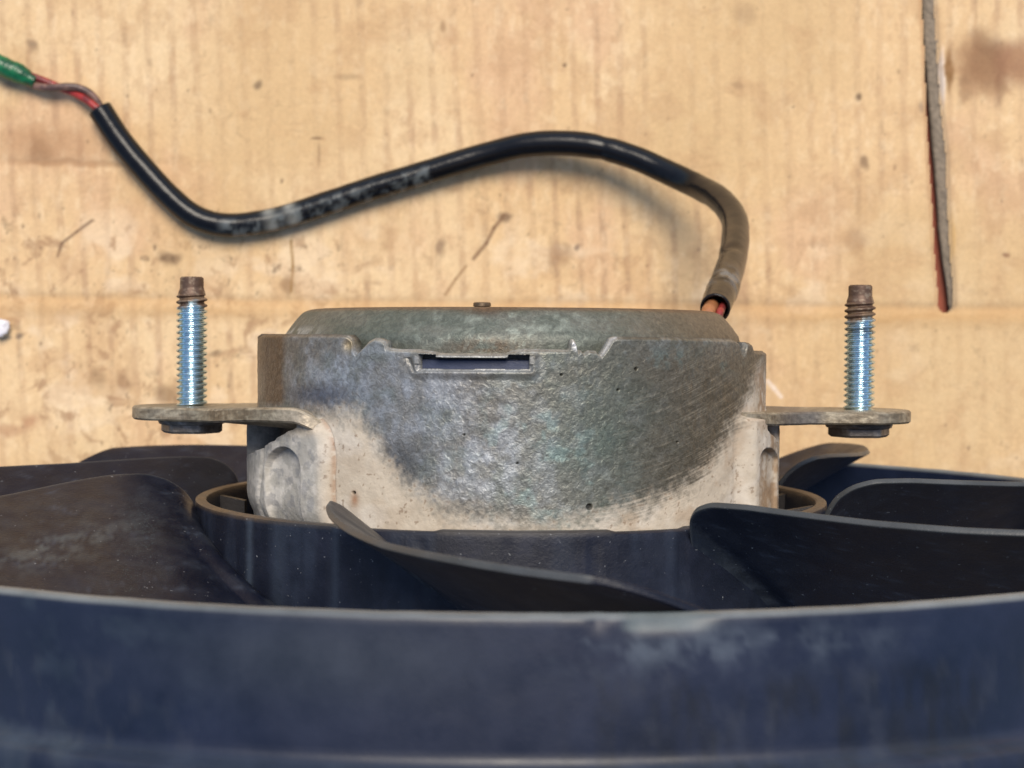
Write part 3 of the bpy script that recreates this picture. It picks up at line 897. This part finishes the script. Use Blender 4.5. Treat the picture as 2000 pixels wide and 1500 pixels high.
# ------------------------------------------------------------------ hub
def plcol(base, dusty=None, amt=0.5, sc=3.0, seed=0.0):
    base = lin(*base)
    def f(a, r, y):
        X, Z = r * np.sin(a), r * np.cos(a)
        n = fbm(X / sc + seed, y / sc, Z / sc, 4)
        C = np.ones((len(a), 3)) * base
        C = mixc(C, base * 1.9 + 0.004, sst(.5, .72, n) * amt)
        if dusty: C = dusty(C, a, r, y, X, Z)
        return C
    return f
PLB = (18, 22, 36)
YH = -30.6
def hub():
    prof = [(52.5, YH - 22), (57.6, YH - 22), (58.6, YH - 1), (58.8, YH - .2), (59.1, YH), (60.4, YH), (60.8, YH - .25), (60.9, YH - 1.0), (61.0, YH - 9), (61.2, YH - 20), (61.4, YH - 30), (59, YH - 30.2)]
    P = []
    for a, b in zip(prof[:-1], prof[1:]):
        n = max(1, int(np.hypot(b[0] - a[0], b[1] - a[1]) / 0.8))
        for k in range(n): P.append((a[0] + (b[0] - a[0]) * k / n, a[1] + (b[1] - a[1]) * k / n))
    P.append(prof[-1])
    def disp(ph, r, y):
        px = px_of(ph, 60.8)
        out = (r > 60)
        r = r - 0.12 * out * sst(0, 3, (px - 470) % 170) * sst(26, 20, (px - 470) % 170) * (np.abs(ph) < 1.3) * (y < YH - 1)
        y = y - 0.35 * (y > YH - 1.2) * (sst(640, 660, px) * sst(860, 840, px) + sst(1190, 1210, px) * sst(1350, 1335, px)) * (np.abs(ph) < 1.2)
        return r, y + 0.08 * (fbm(ph * 12, 0.1, 0.2, 3) - .5) * (y > YH - 1.2)
    def dusty(C, a, r, y, X, Z):
        px = px_of(a, 60.8)
        n = fbm(X / 1.6, y / 5, Z / 1.6, 4)
        top = sst(YH - .45, YH - .15, y) * (r > 57.5)
        tan = (0.95 * sst(600, 450, px)) * (np.abs(a) < 1.9) + (np.abs(a) >= 1.9) * .9
        tan = np.maximum(tan, sst(1500, 1560, px) * .8)
        C = mixc(C, lin(74, 70, 66), top * .8)
        C = mixc(C, lin(104, 84, 62), top * tan * (.55 + .45 * sst(.4, .6, n)))
        streak = sst(.42, .75, fbm(a * 14, y / 30, 1.0, 3)) * (.5 + .5 * sst(.3, .7, fbm(a * 60, y / 3, 2.0, 4))) * (r > 60) * (1 - top)
        C = mixc(C, lin(72, 84, 104), streak * .2)
        C = mixc(C, lin(84, 96, 112), np.clip(bump1(px, 487, 7) + .3 * bump1(px, 545, 14) + .4 * bump1(px, 655, 9), 0, 1) * (r > 60) * .45 * (1 - top))
        return C
    revolve("fan_hub", P, 720, M_PLAST, FAN, disp=disp, colorf=plcol(PLB, dusty, .4, 2.5), autosm=30)
    h = bpy.data.objects["fan_hub"]
    # floor of the hub
    revolve("hub_floor", [(20, YH - 16), (52, YH - 16), (58.2, YH - 16.5)], 180, M_PLAST, h, colorf=plcol(PLB))
    # stiffening ribs inside the hub wall
    for k in range(16):
        a = radians(-64 - 10 + k * 22.5)
        t, h0, r0, r1 = 0.8, YH - 1.2, 53.5, 58.7
        vs = []
        for r in (r0, r1):
            for s in (-t, t):
                for y in (h0 - (1.0 if r == r0 else 0), YH - 16):
                    x = r * sin(a) + s * cos(a); z = r * cos(a) - s * sin(a)
                    vs.append((x, y, AX + z))
        fs = [(0, 1, 3, 2), (4, 6, 7, 5), (0, 4, 5, 1), (2, 3, 7, 6), (0, 2, 6, 4), (1, 5, 7, 3)]
        c = np.array([lin(46, 43, 44) if v[1] > YH - 4 else lin(34, 36, 42) for v in vs])
        mesh_from("rib", vs, fs, M_PLAST, h, False, c)
hub()

# ------------------------------------------------------------------ outer ring
YR = -31.5
def ring():
    prof = [(129.6, YR - 25), (129.2, YR - 12), (128.6, YR - 1.0), (128.7, YR - .4), (129.0, YR - .1), (129.6, YR), (130.3, YR - .05), (130.8, YR - .35), (131.0, YR - 0.9),
            (131.3, YR - 8), (131.7, YR - 16.2), (132.0, YR - 17.2), (132.9, YR - 17.8), (134.2, YR - 18.1), (134.8, YR - 18.7), (135.0, YR - 20), (135.0, YR - 30), (133, YR - 30.5), (130.5, YR - 30), (129.8, YR - 25)]
    P = []
    for a, b in zip(prof[:-1], prof[1:]):
        n = max(1, int(np.hypot(b[0] - a[0], b[1] - a[1]) / 0.7))
        for k in range(n): P.append((a[0] + (b[0] - a[0]) * k / n, a[1] + (b[1] - a[1]) * k / n))
    P.append(prof[-1])
    def disp(ph, r, y):
        px = px_of(ph, 131)
        fr = np.abs(ph) < 1.0
        topd = sst(YR - 2.6, YR, y)
        outw = (r > 129.3)
        ch = (sst(1212, 1250, px) * sst(1420, 1330, px)) * fr
        ch2 = bump1(px, 1170, 16) * fr
        r2 = r - topd * outw * (0.9 * ch + .5 * ch2)
        y2 = y - topd * 0.10 * ch
        n = fbm(ph * 30, y / 4, 0.7, 3) - .5
        return r2 + 0.12 * n, y2 + 0.15 * topd * (fbm(ph * 25, 0.1, 0.9, 3) - .5)
    def dusty(C, a, r, y, X, Z):
        px = px_of(a, 131)
        fr = (np.abs(a) < 1.2)
        n = fbm(X / 6, y / 5, Z / 6, 4); n2 = fbm(X / 2.2, y / 7, Z / 2.2 + 5, 4)
        out = (r > 130.0)
        rim = sst(YR - .75, YR - .3, y)
        C = mixc(C, lin(118, 122, 122), rim * .85)  # rim top painted pale for the light its upward edge catches
        C = mixc(C, lin(100, 108, 108), sst(1205, 1240, px) * sst(1430, 1350, px) * sst(YR - 2.4, YR - 1.6, y) * fr * .8)
        py = -(y) * F / 180 + 660
        sm = bump1(py, 1270, 45) * sst(1020, 1150, px) * sst(1900, 1450, px) * fr
        C = mixc(C, lin(80, 88, 98), sm * sst(.36, .66, fbm(X / 4, y / 3, Z / 4, 5, .62)) * .75 * out)
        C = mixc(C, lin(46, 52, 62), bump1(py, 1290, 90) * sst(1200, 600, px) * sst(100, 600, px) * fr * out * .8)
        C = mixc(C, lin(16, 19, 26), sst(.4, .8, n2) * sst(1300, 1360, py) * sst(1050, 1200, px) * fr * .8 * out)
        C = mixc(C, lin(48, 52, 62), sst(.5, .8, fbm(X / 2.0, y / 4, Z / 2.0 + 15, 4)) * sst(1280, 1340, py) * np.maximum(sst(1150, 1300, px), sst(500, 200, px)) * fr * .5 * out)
        C = mixc(C, lin(74, 86, 94), sst(.5, .68, n) * sst(500, 200, px) * fr * .16 * out)
        lip = bump1(y, YR - 17.8, .5) * out
        C = mixc(C, lin(84, 96, 110), lip * (.35 + .3 * sst(.3, .8, n)) * .5)
        return C
    revolve("fan_ring", P, 1400, M_RING, FAN, disp=disp, colorf=plcol((20, 28, 48), dusty, .16, 9), autosm=0)
ring()

# ------------------------------------------------------------------ blades
LR = [60.0, 61.5, 63, 66, 70, 76, 85, 95, 106, 118, 125, 129.0]
LPH = [2.2, 0.6, -0.4, -1.2, -1.0, 1.5, 5.2, 9.5, 14.0, 19.5, 23.5, 27.0]     # leading edge angle (deg)
LY = [-34.5, -31.5, -28.6, -26.2, -25.0, -24.9, -25.4, -26.0, -26.3, -26.3, -26.6, -27.0]
def blade(phi0, k_sweep=1.0, dy=0.0, seed=0.0, tweak=None, scuff=False, root=(30, 21, 26)):
    nr, nt = 90, 60
    s = np.linspace(0, 1, nr) ** 1.15
    r = 60.0 + 69.0 * s
    lead = np.interp(r, LR, LPH) * 1.0
    lead = np.where(r > 70, -1.0 + (lead + 1.0) * k_sweep, lead)
    yl = np.interp(r, LR, LY) + dy * sst(60, 66, r)
    if tweak is not None: yl = yl + tweak(r)
    # smooth the piecewise-linear tables
    for _ in range(3):
        lead[1:-1] = (lead[:-2] + 2 * lead[1:-1] + lead[2:]) / 4
        yl[1:-1] = (yl[:-2] + 2 * yl[1:-1] + yl[2:]) / 4
    chord = np.interp(r, [60, 90, 129], [root[0], 27 + (root[0] - 30) * .6, 25])
    drop = np.interp(r, [60, 66, 90, 129], [root[1], root[2], root[2] - 1, 24])
    t = np.linspace(0, 1, nt) ** 1.2
    ff = 0.84 * t + 0.16 * t ** 2 + 0.0
    # leading corner curls over flat at the ring
    flat = sst(110, 129, r)
    ft = t[None, :] - 0.10 * flat[:, None] * (1 - np.exp(-t[None, :] / 0.10)) * 0.8
    ft = np.clip(ft, 0, None) / (1 - 0.08 * flat[:, None])
    PH = np.radians(phi0 + lead[:, None] + chord[:, None] * t[None, :])
    Y = yl[:, None] - drop[:, None] * (0.9 * ft + 0.1 * ft ** 2)
    R = np.repeat(r[:, None], nt, 1)
    V = np.stack([R * np.sin(PH), Y, AX + R * np.cos(PH)], -1)
    X, Z = V[..., 0], V[..., 2]
    C = np.ones(V.shape) * lin(13, 17, 32)
    n = fbm(X / 3, Y / 3, Z / 3 + seed, 4)
    C = mixc(C, lin(32, 35, 46), sst(.42, .65, n) * .5)
    scr = fbm(X / 6.0 + Z / 9.0, Y / 0.35 + X / 2.5, 4.0 + seed, 4, .7)
    C = mixc(C, lin(62, 70, 84), sst(.60, .75, scr) * sst(.4, .6, n) * .45)
    C = mixc(C, lin(70, 74, 80), np.exp(-((R - 61) / 2.2) ** 2) * sst(.4, .7, n) * .5)
    edge = sst(0.012, 0.0, np.repeat(t[None, :], nr, 0))
    C = mixc(C, lin(84, 86, 86), edge * .7)
    if scuff:
        a = (R - 90) / 12; b = (Y + 35.0 + (R - 90) * 0.12) / 1.6
        n4 = fbm(X / 3.0, Y / 0.5, Z / 2.0, 5, .7)
        C = mixc(C, lin(104, 112, 114), np.exp(-a * a - b * b) * sst(.46, .70, n4) * .5)
        C = mixc(C, lin(58, 62, 66), np.exp(-((R - 84) / 22) ** 2 - ((Y + 34) / 6) ** 2) * sst(.4, .65, n4) * .35)
        C = mixc(C, lin(86, 74, 66), sst(96, 126, R) * sst(.4, .65, n) * .15)
    
    o = mesh_from("blade", V.reshape(-1, 3), grid_faces(nr, nt), M_BLADE, FAN, True, C.reshape(-1, 3))
    m = o.modifiers.new("thickness", 'SOLIDIFY'); m.thickness = 1.0 * MM; m.offset = 0
    b = o.modifiers.new("rounding", 'BEVEL'); b.width = 0.35 * MM; b.segments = 3; b.limit_method = 'ANGLE'; b.angle_limit = radians(50)
    return o
blade(-23, 1.0, -0.8, 0)                      # front centre
blade(27.5, 0.75, -0.9, 3)                    # right front
blade(72, 0.9, -0.6, 5)                       # right back
blade(113, 1.0, 0.0, 7)                       # behind motor, right
blade(158, 1.0, 0.0, 9)
blade(203, 1.0, -1.3, 11)
blade(-112, 1.0, -1.1, 13)                    # left back
blade(-75, 0.85, -0.9, 15, tweak=lambda r: -1.3 * sst(74, 100, r), scuff=True, root=(44, 16, 22))   # left front

# ------------------------------------------------------------------ cable
def cable():
    P = [(192, 218, 3.6), (230, 275, 3.4), (280, 335, 3.3), (330, 388, 3.3), (378, 426, 3.3), (430, 442, 3.3), (490, 440, 3.3), (560, 425, 3.3), (640, 398, 3.4), (720, 371, 3.5), (800, 347, 3.8), (870, 325, 4.3),
         (950, 301, 5), (1020, 284, 7), (1090, 279, 8.5), (1160, 285, 10), (1230, 304, 12), (1300, 334, 15), (1360, 362, 21), (1405, 388, 34), (1432, 425, 48), (1435, 465, 62), (1428, 510, 78), (1414, 555, 96), (1402, 585, 108), (1396, 600, 114)]
    pts = [ground_pt(*p) for p in P]
    def radf(S, A):
        return 1 + 0.035 * (fbm(S * 60, np.cos(A) * 1.2, np.sin(A) * 1.2, 3) - .5) * 2 - 0.10 * bump1(S, 0.545, 0.006) + 0.05 * sst(.44, .5, S) * sst(.56, .54, S) \
            - 0.16 * bump1(S, 0.86, 0.008) * np.clip(np.cos(A - 0.4), 0, 1) - 0.06 * sst(.97, 1, S) + 0.05 * bump1(S, .95, .004) + .04 * bump1(S, .935, .004)
    def colf(S, A, V):
        n = fbm(V[:, 0] / 2.2, V[:, 1] / 2.2, V[:, 2] / 4, 4)
        C = np.ones((len(V), 3)) * lin(15, 16, 20)
        up = sst(0.2, 0.8, np.sin(A))
        pxv, pyv = px_ground(V[:, 0], V[:, 1])
        gm = sst(425, 450, pxv) * sst(850, 838, pxv) * sst(.15, .6, np.cos(A - 0.75)) * (V[:, 2] < 20)
        C = mixc(C, lin(110, 116, 116), gm * sst(.44, .66, n) * .6)
        C = mixc(C, lin(150, 150, 142), np.clip(bump1(S, .215, .006) + bump1(S, .235, .006), 0, 1) * bump1(np.sin(A), .7, .3) * .8)
        C = mixc(C, lin(50, 39, 30), sst(.72, .82, S) * (0.15 + .85 * sst(.42, .66, n)) * .55)
        C = mixc(C, lin(120, 124, 126), bump1(S, .94, .02) * sst(.42, .55, n) * .6)
        return C
    o = tube("cable", pts, 3.35, M_CABLE, FAN, 32, 420, radf, colf, hollow=0.55)
    return o, pts
CAB, CPTS = cable()
def wires():
    # at the free end: red and brown wires twisted together, wrapped further on with green tape
    P = [(215, 250, 3.6), (192, 218, 3.6), (172, 196, 3.6), (148, 183, 3.4), (120, 177, 3.2), (90, 172, 3.1), (60, 163, 3.1), (30, 150, 3.3), (0, 138, 3.4), (-40, 120, 3.4), (-90, 108, 3.4)]
    pts = [ground_pt(*p) for p in P]
    def cf(rgb, rgb2):
        def f(S, A, V):
            n = fbm(V[:, 0] / 2, V[:, 1] / 2, V[:, 2] / 2, 3)
            return mixc(np.ones((len(V), 3)) * lin(*rgb), lin(*rgb2), sst(.42, .62, n))
        return f
    for k, (a, b, nm) in enumerate((((158, 44, 40), (112, 36, 34), "wire"), ((84, 62, 56), (122, 92, 80), "wire"))):
        ph = k * pi
        o = tube(nm, pts, 1.05, M_WIRE, CAB, 14, 150, None, cf(a, b), offset=lambda s, ph=ph: (1.05 * np.cos(s * 11 + ph + .6), 1.05 * np.sin(s * 11 + ph + .6)))
        o["label"] = "red wire" if k == 0 else "brown wire"
    T = [(66, 166, 3.2), (52, 159, 3.2), (30, 148, 3.3), (8, 139, 3.4), (-15, 128, 3.4), (-60, 112, 3.4), (-110, 100, 3.4)]
    def rf(S, A):
        return 0.62 + 0.38 * sst(0, .22, S) + .10 * (fbm(S * 22, np.cos(A) * 1.5, np.sin(A) * 1.5, 3) - .5) * 2
    o = tube("tape_wrap", [ground_pt(*p) for p in T], 2.8, M_TAPE, CAB, 28, 120, rf, cf((10, 100, 58), (8, 70, 40)))
    # at the motor end: short stub with an orange and a red core
    e = CPTS[-1]; d = np.array(e) - np.array(CPTS[-2]); d /= np.linalg.norm(d)
    for off, c, r, nm in (((-1.0, 0.2), ((160, 104, 66), (120, 80, 52)), 1.5, "orange core wire"), ((1.4, .0), ((140, 48, 44), (100, 40, 38)), .8, "red core wire")):
        s0 = np.array(e) + np.array([off[0], 0, .3])
        p = [s0 - d * 4, s0 - d * 1, s0 + d * 2.0, s0 + d * 5, np.array([s0[0] - 3, s0[1] - 9, s0[2] + 8])]
        o = tube("core_wire", p, r, M_WIRE, CAB, 16, 40, None, cf(*c))
        o["label"] = nm
wires()
